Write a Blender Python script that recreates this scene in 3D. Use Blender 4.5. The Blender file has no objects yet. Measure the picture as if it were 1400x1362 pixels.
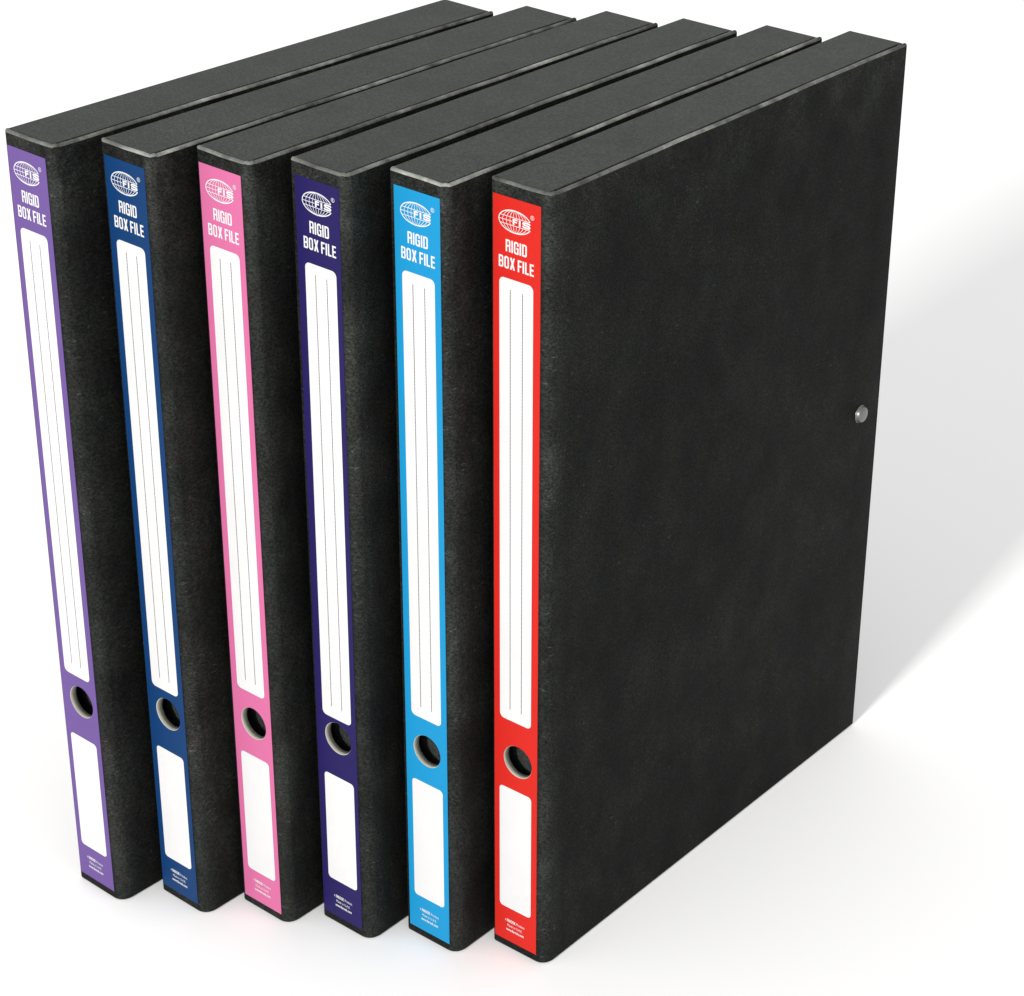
import bpy, bmesh, math, random
from mathutils import Vector, Matrix
from mathutils.geometry import tessellate_polygon

scene = bpy.context.scene
col = scene.collection

# ------------------------------------------------------------------ camera
cam_data = bpy.data.cameras.new('camera')
cam = bpy.data.objects.new('camera', cam_data)
col.objects.link(cam)
cam.location = (0.565648639, -0.634647636, 0.676707617)
cam.rotation_mode = 'XYZ'
cam.rotation_euler = (1.08762797, -0.0255027631, 0.671039030)
cam_data.sensor_fit = 'HORIZONTAL'
cam_data.sensor_width = 36.0
cam_data.lens = 3269.03587 / 1400 * 36.0
cam_data.shift_x = -(873.595561 - 700) / 1400
cam_data.shift_y = (660.403039 - 681) / 1400
cam_data.clip_start = 0.01
cam_data.clip_end = 200
scene.camera = cam
scene.render.resolution_x = 1024
scene.render.resolution_y = 996

# ------------------------------------------------------------------ light: even studio ambient + one front softbox
world = bpy.data.worlds.new('World')
scene.world = world
world.use_nodes = True
bg = world.node_tree.nodes['Background']
bg.inputs['Color'].default_value = (1.0, 1.0, 1.0, 1)
bg.inputs['Strength'].default_value = 0.90

key = bpy.data.lights.new('softbox', 'AREA')
key.shape = 'RECTANGLE'
key.size = 1.2
key.size_y = 1.0
key.energy = 1080
key.color = (1.0, 0.985, 0.96)
key_o = bpy.data.objects.new('softbox', key)
col.objects.link(key_o)
key_o.location = (1.02, -9.0, 3.55)
key_o.rotation_euler = (Vector((-0.07, 0.05, 0.15)) - key_o.location).to_track_quat('-Z', 'Y').to_euler()

vs = scene.view_settings
vs.view_transform = 'Standard'
vs.look = 'None'
vs.exposure = 0.0
vs.gamma = 1.0
vs.use_curve_mapping = False

# ------------------------------------------------------------------ materials
def srgb(r, g, b, k=1.0):
    def f(c):
        c /= 255.0
        return (c / 12.92 if c <= 0.04045 else ((c + 0.055) / 1.055) ** 2.4) * k
    return (f(r), f(g), f(b), 1)

def new_mat(name):
    m = bpy.data.materials.new(name)
    m.use_nodes = True
    nt = m.node_tree
    return m, nt, nt.nodes['Principled BSDF']

def N(nt, kind, **kw):
    n = nt.nodes.new(kind)
    for k, v in kw.items():
        setattr(n, k, v)
    return n

def obj_coords(nt, scale=(1, 1, 1)):
    """object coordinates, shifted by a random amount per object, so no two files wear the same marks"""
    tc = N(nt, 'ShaderNodeTexCoord')
    oi = N(nt, 'ShaderNodeObjectInfo')
    mul = N(nt, 'ShaderNodeMath', operation='MULTIPLY'); mul.inputs[1].default_value = 7.0
    nt.links.new(oi.outputs['Random'], mul.inputs[0])
    add = N(nt, 'ShaderNodeVectorMath', operation='ADD')
    nt.links.new(tc.outputs['Object'], add.inputs[0])
    nt.links.new(mul.outputs[0], add.inputs[1])
    mp = N(nt, 'ShaderNodeMapping')
    mp.inputs['Scale'].default_value = scale
    nt.links.new(add.outputs[0], mp.inputs['Vector'])
    return mp.outputs['Vector']

def noise(nt, vec, scale, detail=3, rough=0.55):
    n = N(nt, 'ShaderNodeTexNoise')
    n.inputs['Scale'].default_value = scale
    n.inputs['Detail'].default_value = detail
    n.inputs['Roughness'].default_value = rough
    nt.links.new(vec, n.inputs['Vector'])
    return n.outputs['Fac']

def ramp(nt, fac, stops):
    r = N(nt, 'ShaderNodeValToRGB')
    els = r.color_ramp.elements
    while len(els) < len(stops):
        els.new(0.5)
    for e, (p, c) in zip(els, stops):
        e.position = p
        e.color = c if len(c) == 4 else (*c, 1)
    nt.links.new(fac, r.inputs['Fac'])
    return r.outputs['Color']

def mix(nt, kind, fac, a, b):
    m = N(nt, 'ShaderNodeMix', data_type='RGBA', blend_type=kind)
    if isinstance(fac, (int, float)):
        m.inputs[0].default_value = fac
    else:
        nt.links.new(fac, m.inputs[0])
    nt.links.new(a, m.inputs[6])
    if isinstance(b, tuple):
        m.inputs[7].default_value = b
    else:
        nt.links.new(b, m.inputs[7])
    return m.outputs[2]

def book_cloth():
    m, nt, b = new_mat('black_book_cloth')
    v = obj_coords(nt)
    smudge = noise(nt, obj_coords(nt, (1, 1, 0.75)), 46, 5, 0.65)
    base = ramp(nt, smudge, [(0.30, (0.0058, 0.0064, 0.0059)), (0.50, (0.0084, 0.0091, 0.0083)), (0.72, (0.0132, 0.0139, 0.0125))])
    tint = ramp(nt, noise(nt, v, 70, 3), [(0.35, (1.0, 0.94, 0.92)), (0.5, (1, 1, 1)), (0.65, (0.92, 1.0, 0.98))])
    base = mix(nt, 'MULTIPLY', 1.0, base, tint)
    cloud = ramp(nt, noise(nt, v, 11, 3, 0.6), [(0.34, (0.84,) * 3), (0.66, (1.22,) * 3)])
    base = mix(nt, 'MULTIPLY', 1.0, base, cloud)
    grain = ramp(nt, noise(nt, obj_coords(nt, (0.75, 0.75, 1.2)), 1150, 3, 0.65), [(0.36, (0.50,) * 3), (0.5, (1.0,) * 3), (0.64, (1.65,) * 3)])
    base = mix(nt, 'MULTIPLY', 1.0, base, grain)
    fib = ramp(nt, noise(nt, obj_coords(nt, (0.5, 0.5, 1.3)), 560, 3, 0.6), [(0.62, (0, 0, 0)), (0.75, (0.030, 0.031, 0.027))])
    area = ramp(nt, noise(nt, v, 22, 2), [(0.42, (0.12,) * 3), (0.62, (1,) * 3)])
    fib = mix(nt, 'MULTIPLY', 1.0, fib, area)
    base = mix(nt, 'ADD', 1.0, base, fib)
    # rubbed spine joint, painted paler for the light its rounding catches
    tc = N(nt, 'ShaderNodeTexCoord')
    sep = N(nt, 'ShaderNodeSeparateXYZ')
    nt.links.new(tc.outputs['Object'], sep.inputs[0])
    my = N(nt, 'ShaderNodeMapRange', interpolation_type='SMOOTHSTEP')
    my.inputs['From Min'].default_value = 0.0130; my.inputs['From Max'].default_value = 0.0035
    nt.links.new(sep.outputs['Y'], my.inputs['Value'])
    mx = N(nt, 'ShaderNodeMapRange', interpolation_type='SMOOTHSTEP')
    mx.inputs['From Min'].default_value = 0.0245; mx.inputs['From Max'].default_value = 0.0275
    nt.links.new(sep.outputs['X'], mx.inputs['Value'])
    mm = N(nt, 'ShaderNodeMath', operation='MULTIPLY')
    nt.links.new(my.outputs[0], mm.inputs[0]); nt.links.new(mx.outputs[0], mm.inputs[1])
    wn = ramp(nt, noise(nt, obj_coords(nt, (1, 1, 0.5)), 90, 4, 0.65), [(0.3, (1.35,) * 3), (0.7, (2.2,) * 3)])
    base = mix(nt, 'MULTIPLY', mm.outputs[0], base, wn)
    # scuffed zone just below the top edge
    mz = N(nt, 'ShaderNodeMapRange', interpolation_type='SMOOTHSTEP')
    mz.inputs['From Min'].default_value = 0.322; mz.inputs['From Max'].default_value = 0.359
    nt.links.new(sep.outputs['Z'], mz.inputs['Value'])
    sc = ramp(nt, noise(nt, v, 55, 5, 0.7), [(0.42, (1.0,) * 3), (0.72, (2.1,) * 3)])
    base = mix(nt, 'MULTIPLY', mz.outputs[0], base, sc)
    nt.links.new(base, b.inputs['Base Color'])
    b.inputs['Roughness'].default_value = 0.62
    b.inputs['Specular IOR Level'].default_value = 0.045
    bp = N(nt, 'ShaderNodeBump')
    bp.inputs['Strength'].default_value = 0.10
    bp.inputs['Distance'].default_value = 0.0003
    nt.links.new(noise(nt, v, 1100, 3, 0.7), bp.inputs['Height'])
    nt.links.new(bp.outputs['Normal'], b.inputs['Normal'])
    return m

def worn_edge():
    m, nt, b = new_mat('rubbed_cloth_edge')
    v = obj_coords(nt)
    wear = noise(nt, v, 130, 5, 0.65)
    c = ramp(nt, wear, [(0.26, (0.065, 0.068, 0.061)), (0.42, (0.135, 0.139, 0.125)), (0.58, (0.21, 0.213, 0.190)), (0.74, (0.34, 0.34, 0.30))])
    c = mix(nt, 'MULTIPLY', 1.0, c, ramp(nt, noise(nt, v, 24, 4, 0.65), [(0.34, (0.28,) * 3), (0.50, (0.70,) * 3), (0.66, (1.30,) * 3)]))
    nt.links.new(c, b.inputs['Base Color'])
    b.inputs['Roughness'].default_value = 0.7
    b.inputs['Specular IOR Level'].default_value = 0.15
    bp = N(nt, 'ShaderNodeBump'); bp.inputs['Strength'].default_value = 0.5; bp.inputs['Distance'].default_value = 0.0004
    nt.links.new(noise(nt, v, 700, 3), bp.inputs['Height'])
    nt.links.new(bp.outputs['Normal'], b.inputs['Normal'])
    return m

def tray_paper():
    m, nt, b = new_mat('charcoal_paper')
    v = obj_coords(nt)
    c = ramp(nt, noise(nt, v, 45, 4, 0.6), [(0.3, (0.0175, 0.0208, 0.0184)), (0.7, (0.0262, 0.0300, 0.0266))])
    g = ramp(nt, noise(nt, v, 950, 4, 0.75), [(0.37, (0.42,) * 3), (0.5, (1,) * 3), (0.64, (1.8,) * 3)])
    c = mix(nt, 'MULTIPLY', 1.0, c, g)
    nt.links.new(c, b.inputs['Base Color'])
    b.inputs['Roughness'].default_value = 0.6
    b.inputs['Specular IOR Level'].default_value = 0.3
    bp = N(nt, 'ShaderNodeBump'); bp.inputs['Strength'].default_value = 0.3; bp.inputs['Distance'].default_value = 0.0003
    nt.links.new(noise(nt, v, 1200, 3, 0.7), bp.inputs['Height'])
    nt.links.new(bp.outputs['Normal'], b.inputs['Normal'])
    return m

def printed(name, colour, rough=0.42, spec=0.25, var=0.05):
    m, nt, b = new_mat(name)
    c = ramp(nt, noise(nt, obj_coords(nt), 60, 4, 0.6),
             [(0.3, tuple(x * (1 - var) for x in colour[:3])), (0.7, tuple(min(1, x * (1 + var)) for x in colour[:3]))])
    nt.links.new(c, b.inputs['Base Color'])
    b.inputs['Roughness'].default_value = rough
    b.inputs['Specular IOR Level'].default_value = spec
    return m

M_CLOTH, M_EDGE, M_TRAY = book_cloth(), worn_edge(), tray_paper()
M_WHITE = printed('white_label_paper', (0.505, 0.505, 0.505), 0.5, 0.10, 0.02)
M_INK = printed('black_dot_ink', (0.012, 0.012, 0.012), 0.6, 0.1)
M_BOARD = printed('bare_grey_board', (0.44, 0.43, 0.37), 0.75, 0.1, 0.22)
LK = 0.48
LABELS = [
    ('purple', srgb(124, 94, 170, LK)),
    ('royal blue', srgb(17, 68, 126, LK)),
    ('pink', srgb(241, 126, 180, LK)),
    ('dark indigo', srgb(42, 33, 103, LK)),
    ('sky blue', srgb(30, 168, 230, LK)),
    ('red', srgb(240, 46, 36, LK)),
]
M_METAL, nt_, b_ = new_mat('nickel_metal')
b_.inputs['Base Color'].default_value = (0.19, 0.19, 0.182, 1)
b_.inputs['Metallic'].default_value = 1.0
b_.inputs['Roughness'].default_value = 0.24
nt_.links.new(ramp(nt_, noise(nt_, obj_coords(nt_), 500, 3), [(0.3, (0.32,) * 3), (0.7, (0.40,) * 3)]), b_.inputs['Roughness'])
M_FLOOR, nt_, b_ = new_mat('white_studio_paper')
nt_.links.new(ramp(nt_, noise(nt_, obj_coords(nt_), 3, 3), [(0.3, (0.895,) * 3), (0.7, (0.905,) * 3)]), b_.inputs['Base Color'])
b_.inputs['Roughness'].default_value = 0.9
b_.inputs['Specular IOR Level'].default_value = 0.0

# ------------------------------------------------------------------ mesh helpers
def link(name, me, mats, parent=None):
    o = bpy.data.objects.new(name, me)
    for m in mats:
        if m.name not in [x.name for x in me.materials if x]:
            me.materials.append(m)
    col.objects.link(o)
    if parent:
        o.parent = parent
    return o

def bm_mesh(bm, name):
    bmesh.ops.recalc_face_normals(bm, faces=bm.faces)
    me = bpy.data.meshes.new(name)
    bm.to_mesh(me); bm.free()
    return me

def plate(bm, loops, y, thick=0.0):
    """flat shape in the spine plane (x, z in mm); loops[0] the outline, the rest holes; y in mm, towards the viewer is minus"""
    flat = [p for l in loops for p in l]
    tris = tessellate_polygon([[Vector((p[0], p[1], 0)) for p in l] for l in loops])
    vs_ = [bm.verts.new((p[0] / 1000, y / 1000, p[1] / 1000)) for p in flat]
    for t in tris:
        a, b, c = t
        ar = (flat[b][0] - flat[a][0]) * (flat[c][1] - flat[a][1]) - (flat[b][1] - flat[a][1]) * (flat[c][0] - flat[a][0])
        try:
            bm.faces.new((vs_[a], vs_[b], vs_[c]) if ar > 0 else (vs_[a], vs_[c], vs_[b]))
        except ValueError:
            pass
    if thick:
        k = 0
        for l in loops:
            n = len(l)
            bk = [bm.verts.new((p[0] / 1000, (y + thick) / 1000, p[1] / 1000)) for p in l]
            for i in range(n):
                j = (i + 1) % n
                bm.faces.new((vs_[k + i], vs_[k + j], bk[j], bk[i]))
            k += n

def rrect(x0, z0, x1, z1, r, seg=6):
    """rounded rectangle; r one radius or (bottom-left, bottom-right, top-right, top-left)"""
    if not isinstance(r, tuple):
        r = (r,) * 4
    out = []
    for (cx, cz, a0), q in zip(((x0, z0, 180), (x1, z0, 270), (x1, z1, 0), (x0, z1, 90)), r):
        if q <= 0:
            out.append((cx, cz)); continue
        ox = cx + q if cx == x0 else cx - q
        oz = cz + q if cz == z0 else cz - q
        for i in range(seg + 1):
            a = math.radians(a0 + 90 * i / seg)
            out.append((ox + q * math.cos(a), oz + q * math.sin(a)))
    return out

def circle(cx, cz, r, n=48, rz=None):
    return [(cx + r * math.cos(2 * math.pi * i / n), cz + (rz or r) * math.sin(2 * math.pi * i / n)) for i in range(n)]

def stroke(bm, pts, w, y, closed=False):
    """ribbon of even width along a polyline"""
    n = len(pts)
    L = []
    for i in range(n):
        a = pts[i - 1] if (i > 0 or closed) else pts[i]
        b = pts[(i + 1) % n] if (i < n - 1 or closed) else pts[i]
        dx, dz = b[0] - a[0], b[1] - a[1]
        l = math.hypot(dx, dz) or 1
        nx, nz = -dz / l * w / 2, dx / l * w / 2
        L.append([bm.verts.new(((pts[i][0] + s * nx) / 1000, y / 1000, (pts[i][1] + s * nz) / 1000)) for s in (1, -1)])
    for i in range(n if closed else n - 1):
        a, b = L[i], L[(i + 1) % n]
        bm.faces.new((a[1], b[1], b[0], a[0]))

# condensed heavy letters: height 1; each a list of (outline, holes...) pieces that butt together
S_ = 0.157
def letter(ch):
    w = 0.50
    if ch == 'I':
        return S_ + 0.01, [[[(0, 0), (S_ + .01, 0), (S_ + .01, 1), (0, 1)]]]
    if ch == 'L':
        return 0.40, [[[(0, 0), (.40, 0), (.40, .15), (S_, .15), (S_, 1), (0, 1)]]]
    if ch == 'F':
        return 0.42, [[[(0, 0), (S_, 0), (S_, .42), (.39, .42), (.39, .57), (S_, .57), (S_, .85), (.42, .85), (.42, 1), (0, 1)]]]
    if ch == 'E':
        return 0.43, [[[(0, 0), (.43, 0), (.43, .15), (S_, .15), (S_, .43), (.40, .43), (.40, .58), (S_, .58), (S_, .85), (.43, .85), (.43, 1), (0, 1)]]]
    if ch == 'D':
        return w, [[rrect(0, 0, w, 1, (0, .17, .17, 0)), rrect(S_, .14, w - S_, .86, (0, .06, .06, 0))[::-1]]]
    if ch == 'O':
        return w, [[rrect(0, -.01, w, 1.01, .19), rrect(S_, .13, w - S_, .87, .065)[::-1]]]
    if ch == 'B':
        return w, [[rrect(0, .50, w - .01, 1, (0, .07, .15, 0)), rrect(S_, .575, w - S_ - .005, .86, (0, .05, .05, 0))[::-1]],
                   [rrect(0, 0, w, .50, (0, .15, .07, 0)), rrect(S_, .14, w - S_ + .005, .435, (0, .05, .05, 0))[::-1]]]
    if ch == 'R':
        return w, [[rrect(0, .42, w, 1, (0, .08, .16, 0)), rrect(S_, .545, w - S_, .86, (0, .05, .06, 0))[::-1]],
                   [[(0, 0), (S_, 0), (S_, .42), (0, .42)]],
                   [[(w - S_ + .015, 0), (w + .015, 0), (w + .0, .36), (w - .05, .42), (w - S_, .42)]]]
    if ch == 'X':
        w = 0.54
        return w, [[[(0, 0), (.19, 0), (.27, .30), (.35, 0), (.54, 0), (.372, .51), (.53, 1), (.345, 1), (.27, .72), (.195, 1), (.01, 1), (.168, .51)]]]
    if ch == 'G':
        o = rrect(0, -.01, w, 1.01, .19)
        pts = [p for p in rrect(0, -.01, w, 1.01, (.19, 0, .19, .19))]
        # outline with the mouth of the letter cut out on the right
        out = []
        k = rrect(0, -.01, w, 1.01, (.19, .02, .19, .19))
        # lower-left, lower-right, up to bar, inner, and round to the upper terminal
        seg = 7
        ll, lr, ur, ul = k[0:seg], k[seg:2 * seg], k[2 * seg:3 * seg], k[3 * seg:4 * seg]
        inner = rrect(S_, .13, w - S_, .87, .065)
        il, ir, iu, iv = inner[0:seg], inner[seg:2 * seg], inner[2 * seg:3 * seg], inner[3 * seg:]
        out = ll + lr + [(w, .54), (w / 2 + .01, .54), (w / 2 + .01, .41), (w - S_, .41)]
        out += ir[::-1] + il[::-1] + iv[::-1] + iu[::-1] + [(w - S_, .66), (w, .66)] + ur + ul
        return w, [[out]]

def write(bm, text, cx, z0, h, width, y, gap=0.098, space=0.20):
    items, x = [], 0.0
    for ch in text:
        if ch == ' ':
            x += space; continue
        w, pieces = letter(ch)
        items.append((x, pieces)); x += w + gap
    total = x - gap
    sx = width / total
    for x0, pieces in items:
        for i, loops in enumerate(pieces):
            plate(bm, [[(cx - width / 2 + (x0 + p[0]) * sx, z0 + p[1] * h) for p in l] for l in loops], y - 0.004 * i)

def font_text(bm, text, cx, z0, h, width, y, bold=0.0):
    cu = bpy.data.curves.new('lettering', 'FONT')
    cu.body = text
    cu.size = 1.0
    cu.offset = bold
    cu.resolution_u = 3
    o = bpy.data.objects.new('lettering', cu)
    col.objects.link(o)
    me = bpy.data.meshes.new_from_object(o.evaluated_get(bpy.context.evaluated_depsgraph_get()))
    bpy.data.objects.remove(o)
    xs = [v.co.x for v in me.vertices]; x0, x1 = min(xs), max(xs)
    sx, sz = width / (x1 - x0), h / 0.70
    vs_ = [bm.verts.new(((cx - width / 2 + (v.co.x - x0) * sx) / 1000, y / 1000, (z0 + v.co.y * sz) / 1000)) for v in me.vertices]
    for p in me.polygons:
        try:
            bm.faces.new([vs_[i] for i in p.vertices])
        except ValueError:
            pass
    bpy.data.meshes.remove(me)
    bpy.data.curves.remove(cu)

# ------------------------------------------------------------------ setting: white studio floor
bm = bmesh.new()
bmesh.ops.create_circle(bm, cap_ends=True, segments=64, radius=30)
floor = link('studio_floor', bm_mesh(bm, 'studio_floor'), [M_FLOOR])
floor['kind'] = 'structure'

# ------------------------------------------------------------------ the box file
W, D, H = 29.97, 248.99, 360.0     # mm
RL, RR, RR_TOP, T = 1.8, 5.6, 3.4, 2.2          # outer corner radii, board thickness
HOLE = (14.4, 101.3, 7.7)

def cover_mesh(seed):
    """back board, spine and front board: one cloth-covered board folded round two corners"""
    rnd = random.Random(seed)
    nd = 16
    def plan(rr):                                   # (x, y, nx, ny)
        path = []
        for i in range(nd):
            path.append((0, D - (D - RL) * i / nd, -1, 0))
        for i in range(7):
            a = math.radians(180 + 90 * i / 6)
            path.append((RL + RL * math.cos(a), RL + RL * math.sin(a), math.cos(a), math.sin(a)))
        for i in range(1, 4):
            path.append((RL + (W - rr - RL) * i / 4, 0, 0, -1))
        for i in range(11):
            a = math.radians(270 + 90 * i / 10)
            path.append((W - rr + rr * math.cos(a), rr + rr * math.sin(a), math.cos(a), math.sin(a)))
        for i in range(1, nd + 1):
            path.append((W, rr + (D - rr) * i / nd, 1, 0))
        return path
    top_path, low_path = plan(RR_TOP), plan(RR)
    b = 0.95
    sec = []                                        # (offset outward, z, is_edge)
    def arc(co, cz, a0, flag):
        for i in range(4):
            a = math.radians(a0 + 30 * i)
            sec.append((co + b * math.cos(a), cz + b * math.sin(a), flag))
    arc(-b, H - b, 0, 1)
    arc(-T + b, H - b, 90, 1)
    arc(-T + b, b, 180, 0)
    arc(-b, b, 270, 0)
    bm = bmesh.new()
    rings = []
    ph = [rnd.uniform(0, 6.28) for _ in range(4)]
    for k in range(len(top_path)):
        nx, ny = top_path[k][2:]
        s = k * 1.0
        dz = 0.12 * math.sin(s * .9 + ph[0]) + 0.08 * math.sin(s * 2.1 + ph[1])
        do = 0.05 * math.sin(s * .7 + ph[2])
        if abs(nx) < .99 and abs(ny) < .99:
            do = 0
            dz += 0.15
        if ny < -.98:
            do = 0
        if k < nd:
            dz -= 3.6                               # the top panel lies over the back board
        ring = []
        for o, z, f in sec:
            x, y = (top_path if f else low_path)[k][:2]
            e = o + (do if f else 0)
            ring.append(bm.verts.new(((x + nx * e) / 1000, (y + ny * e) / 1000, (z + (dz if f else 0)) / 1000)))
        rings.append(ring)
    n = len(sec)
    for r0, r1 in zip(rings, rings[1:]):
        for i in range(n):
            j = (i + 1) % n
            f = bm.faces.new((r0[i], r0[j], r1[j], r1[i]))
            f.smooth = True
            if i < 7:
                f.material_index = 1
    bm.faces.new(rings[0][::-1]); bm.faces.new(rings[-1])
    me = bm_mesh(bm, 'cover')
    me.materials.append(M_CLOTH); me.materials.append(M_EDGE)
    # finger hole cut through the spine
    cb = bmesh.new()
    bmesh.ops.create_cone(cb, cap_ends=True, segments=56, radius1=(HOLE[2] + .12) / 1000, radius2=(HOLE[2] + .12) / 1000, depth=0.012,
                          matrix=Matrix.Translation((HOLE[0] / 1000, 0.001, HOLE[1] / 1000)) @ Matrix.Rotation(math.pi / 2, 4, 'X'))
    cm = bm_mesh(cb, 'cutter')
    cm.materials.append(M_CLOTH)
    co = bpy.data.objects.new('cutter', cm); to = bpy.data.objects.new('target', me)
    col.objects.link(co); col.objects.link(to)
    md = to.modifiers.new('hole', 'BOOLEAN')
    md.operation = 'DIFFERENCE'; md.object = co; md.solver = 'EXACT'
    wn = to.modifiers.new('normals', 'WEIGHTED_NORMAL')
    wn.weight = 100
    dg = bpy.context.evaluated_depsgraph_get()
    res = bpy.data.meshes.new_from_object(to.evaluated_get(dg))
    bpy.data.objects.remove(co); bpy.data.objects.remove(to)
    res.name = 'cover'
    return res

def box_mesh(name, x0, x1, y0, y1, z0, z1, bev=0.25):
    bm = bmesh.new()
    bmesh.ops.create_cube(bm, size=1)
    for v in bm.verts:
        v.co = Vector(((x0 + (v.co.x + .5) * (x1 - x0)) / 1000, (y0 + (v.co.y + .5) * (y1 - y0)) / 1000, (z0 + (v.co.z + .5) * (z1 - z0)) / 1000))
    bmesh.ops.bevel(bm, geom=bm.edges[:], offset=bev / 1000, segments=2, affect='EDGES', profile=0.5)
    return bm_mesh(bm, name)

GAP = 0.95
top_me = box_mesh('top_panel', 0.02, W - T - GAP, T + .1, D - .3, H - 3.2, H - .30, .3)
bot_me = box_mesh('bottom_panel', T + .15, W - T - GAP, T + .1, D - .35, .6, 2.8, .3)
fore_me = box_mesh('fore_edge_panel', T + .15, W - T - GAP, D - 2.9, D - .45, 3.0, H - 3.4, .3)
stop_me = box_mesh('groove_filler', W - T - GAP + .03, W - T - .03, D - 2.9, D - .4, 3.0, H - .36, .1)  # filler strip added to keep white floor from showing through the groove end
inner_me = box_mesh('added_hole_backing', T + .3, W - T - .3, 9.0, 10.2, 3.4, H - 3.6, .2)  # panel added behind the finger hole to catch light and turn it grey

def rim_mesh():
    bm = bmesh.new()
    r1, r0, y0, y1 = HOLE[2] + .16, HOLE[2] - .10, -0.06, 3.1
    prof = [(r1, y0 + .02), (r0 + .08, y0), (r0, y0 + .12), (r0, y1), (r1 + .6, y1), (r1 + .6, T + .25), (r1, T + .25)]
    n = 56
    rings = []
    for i in range(n):
        a = 2 * math.pi * i / n
        rings.append([bm.verts.new(((HOLE[0] + r * math.cos(a)) / 1000, y / 1000, (HOLE[1] + r * math.sin(a)) / 1000)) for r, y in prof])
    for i in range(n):
        a, b = rings[i], rings[(i + 1) % n]
        for k in range(len(prof)):
            q = (k + 1) % len(prof)
            f = bm.faces.new((a[k], a[q], b[q], b[k])); f.smooth = k in (1, 2)
    return bm_mesh(bm, 'finger_hole_rim')

def snap_mesh():
    bm = bmesh.new()
    prof = [(4.45, -0.3), (4.45, 0.10), (4.38, 0.22), (4.25, 0.30), (4.16, 0.42), (3.95, 1.05), (3.68, 1.75), (3.42, 2.05), (2.9, 2.30), (2.0, 2.47), (0.9, 2.55), (0.3, 2.56)]
    n = 40
    cy, cz = 233.0, 183.2
    rings = [[bm.verts.new(((W + h) / 1000, (cy + r * math.cos(2 * math.pi * i / n)) / 1000, (cz + r * math.sin(2 * math.pi * i / n)) / 1000)) for i in range(n)] for r, h in prof]
    for a, b in zip(rings, rings[1:]):
        for i in range(n):
            j = (i + 1) % n
            bm.faces.new((a[i], a[j], b[j], b[i])).smooth = True
    bm.faces.new(rings[-1]).smooth = True
    return bm_mesh(bm, 'snap_fastener')

rim_me, snap_me = rim_mesh(), snap_mesh()

# label and everything printed on it; depths in mm in front of the spine
Y_LAB, Y_PAN, Y_INK = -0.14, -0.18, -0.215
def label_mesh(x0, x1):
    bm = bmesh.new()
    plate(bm, [[(x0, 4.2), (x1, 4.2), (x1, 354.0), (x0, 354.0)], circle(HOLE[0], HOLE[1], HOLE[2] + .05, 56)[::-1]], Y_LAB, 0.12)
    return bm_mesh(bm, 'spine_label')
def panel_mesh(name, x0, z0, x1, z1, rad):
    bm = bmesh.new(); plate(bm, [rrect(x0, z0, x1, z1, rad, 8)], Y_PAN, .03)
    return bm_mesh(bm, name)
def dots(x, z, z1):
    bm = bmesh.new()
    while z < z1:
        plate(bm, [[(x - .20, z), (x + .20, z), (x + .20, z + .44), (x - .20, z + .44)]], Y_INK)
        z += 0.62
    return bm_mesh(bm, 'ruled_line')
bm = bmesh.new(); write(bm, 'RIGID', 13.1, 331.95, 4.95, 10.4, Y_PAN); rigid_me = bm_mesh(bm, 'heading_word')
bm = bmesh.new(); write(bm, 'BOX FILE', 13.1, 325.0, 4.9, 17.3, Y_PAN); boxfile_me = bm_mesh(bm, 'heading_words')

def emblem():
    bm = bmesh.new()
    cx, cz, rx, rz = 12.45, 344.75, 7.9, 4.45
    belt = 1.62
    y = Y_PAN
    # outline, open on the right where the letters run out
    a0 = math.degrees(math.asin((belt + .0) / rz))
    pts = [(cx + rx * math.cos(math.radians(a)), cz + rz * math.sin(math.radians(a))) for a in [a0 + (360 - 2 * a0) * i / 60 for i in range(61)]]
    stroke(bm, pts, .42, y)
    # the two full parallels and the short one left of the letters
    for s in (1, -1):
        xr = rx * math.sqrt(1 - (belt / rz) ** 2)
        stroke(bm, [(cx - xr, cz + s * belt), (cx + xr, cz + s * belt)], .26, y - .006)
    stroke(bm, [(cx - rx, cz), (11.0, cz)], .26, y - .006)
    # meridians
    for k in (-.76, -.53, -.31, -.10, .11, .32, .54, .77):
        for s in (1, -1):
            q = [(cx + k * rx * math.sqrt(max(0, 1 - t * t)), cz + s * t * rz) for t in [belt / rz + (0.985 - belt / rz) * i / 8 for i in range(9)]]
            stroke(bm, q, .21, y - .012)
        if k < -.3:
            q = [(cx + k * rx * math.sqrt(max(0, 1 - t * t)), cz + t * rz) for t in [belt / rz * (i / 4 - 1) for i in range(9)]]
            stroke(bm, q, .21, y - .012)
    return bm_mesh(bm, 'globe_emblem')
emblem_me = emblem()

def initials():
    bm = bmesh.new()
    y, z0, h = Y_PAN - .02, 343.5, 2.5
    def L(x, w, pts): plate(bm, [[(x + p[0] * w, z0 + p[1] * h) for p in pts]], y)
    L(11.35, 2.35, [(0, 0), (.36, 0), (.36, .38), (.90, .38), (.90, .62), (.36, .62), (.36, .76), (1, .76), (1, 1), (0, 1)])
    L(14.35, 0.90, [(0, 0), (1, 0), (1, 1), (0, 1)])
    x = 15.95
    pts = [(4.15, 1.72), (3.9, 2.06), (3.2, 2.18), (1.5, 2.18), (.75, 2.08), (.45, 1.8), (.6, 1.48), (1.3, 1.32), (3.1, 1.2), (3.85, 1.02), (4.05, .72), (3.75, .43), (3.0, .32), (1.3, .32), (.6, .44), (.35, .80)]
    stroke(bm, [(x + p[0] * .93, z0 + p[1]) for p in pts], .68, y)
    return bm_mesh(bm, 'emblem_initials')
initials_me = initials()

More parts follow.
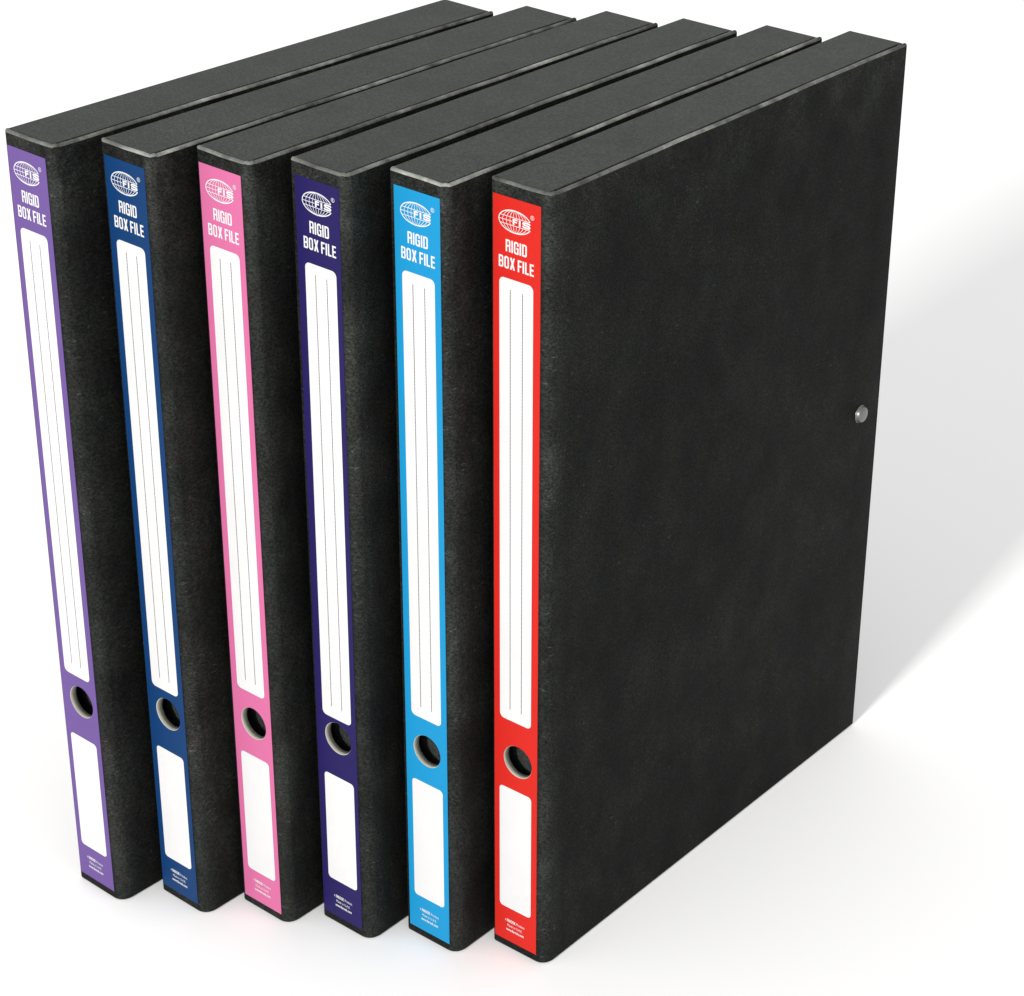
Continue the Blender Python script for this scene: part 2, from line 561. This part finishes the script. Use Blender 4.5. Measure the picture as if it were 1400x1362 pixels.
def reg_mark():
    bm = bmesh.new()
    stroke(bm, circle(20.9, 348.55, .82, 20), .17, Y_PAN, True)
    font_text(bm, 'R', 20.92, 348.05, .98, .72, Y_PAN - .006, 0.01)
    return bm_mesh(bm, 'registered_mark')
reg_me = reg_mark()

def small_text(parts, name):
    bm = bmesh.new()
    for p in parts:
        font_text(bm, *p)
    return bm_mesh(bm, name)
maker1_me = small_text([('A', 7.75, 14.75, 1.25, .75, Y_PAN, 0.0), ('FAROOK', 11.0, 14.65, 1.5, 4.9, Y_PAN, 0.035), ('Product', 16.2, 14.7, 1.4, 4.5, Y_PAN, 0.0)], 'maker_line')
maker2_me = small_text([('Made in U.A.E.', 12.95, 12.2, 1.3, 8.4, Y_PAN, 0.0)], 'origin_line')
maker3_me = small_text([('www.farook.com', 13.0, 9.85, 1.4, 10.0, Y_PAN, 0.022)], 'web_address')

PLACES = [
    (-0.174294182, -0.0879439617, -0.0181647823),
    (-0.138674595, -0.0700073659, -0.0120256520),
    (-0.105425855, -0.0511709002, -0.0062505952),
    (-0.0696453419, -0.0360039090, 0.00567316975),
    (-0.0342447903, -0.0185390600, 0.0113002828),
    (0.000304841621, 0.000307727305, 0.0194675735),
]
# label shift, print shift, writing panel and index panel heights (mm)
LAYOUT = [(0, 0.1, (114.0, 320.6), (21.5, 82.0)), (0.1, 0.5, (113.0, 320.0), (21.7, 81.5)), (0.4, 0.8, (116.8, 320.8), (20.8, 84.0)),
          (0.2, 1.0, (111.0, 319.2), (24.3, 81.0)), (0.8, 1.2, (117.2, 320.2), (22.5, 84.5)), (0, 0, (120.7, 321.0), (22.4, 86.1))]
TILT = [0.0005, 0.0016, -0.0008, 0.0040, 0.0012, 0.0]
for i, ((x, y, rz), (cname, colour)) in enumerate(zip(PLACES, LABELS)):
    root = bpy.data.objects.new('box_file', None)
    root.empty_display_size = 0.02
    col.objects.link(root)
    root.location = (x, y, 0.0002)
    root.rotation_euler = (0, 0, rz)
    root['label'] = 'black cloth-covered box file standing upright with a %s spine label' % cname
    root['category'] = 'box file'
    root['group'] = 'black box files standing in a staggered row'
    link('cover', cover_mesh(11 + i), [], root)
    link('top_panel', top_me, [M_TRAY], root)
    link('bottom_panel', bot_me, [M_TRAY], root)
    link('fore_edge_panel', fore_me, [M_TRAY], root)
    link('groove_filler', stop_me, [M_TRAY], root)
    link('added_hole_backing', inner_me, [M_TRAY], root)
    link('finger_hole_rim', rim_me, [M_BOARD], root)
    link('snap_fastener', snap_me, [M_METAL], root)
    ex, dx, p1, p2 = LAYOUT[i]
    lab = link('spine_label', label_mesh(1.6 + ex, 25.0 + ex), [printed(cname.replace(' ', '_') + '_label_print', colour, 0.45, 0.10, 0.02)], root)
    th = TILT[i]                                    # labels stuck on a hair askew, turned about the finger hole
    c = Vector((HOLE[0] / 1000, 0, HOLE[1] / 1000))
    lab.rotation_euler = (0, th, 0)
    lab.location = c - Matrix.Rotation(th, 3, 'Y') @ c
    lab['label'] = '%s paper label with white writing panels on the spine' % cname
    link('writing_panel', panel_mesh('writing_panel', 4.7 + dx, p1[0], 21.5 + dx, p1[1], 2.3), [M_WHITE], lab)
    link('index_panel', panel_mesh('index_panel', 4.4 + dx, p2[0], 21.9 + dx, p2[1], 1.9), [M_WHITE], lab)
    for lx in (10.2, 16.3):
        link('ruled_line', dots(lx + dx, p1[0] + 5.6, p1[1] - 4.8), [M_INK], lab)
    for pname, me in (('globe_emblem', emblem_me), ('emblem_initials', initials_me), ('registered_mark', reg_me),
                      ('heading_lettering', rigid_me), ('heading_lettering', boxfile_me),
                      ('maker_lettering', maker1_me), ('maker_lettering', maker2_me), ('maker_lettering', maker3_me)):
        link(pname, me, [M_WHITE], lab).location.x = dx / 1000
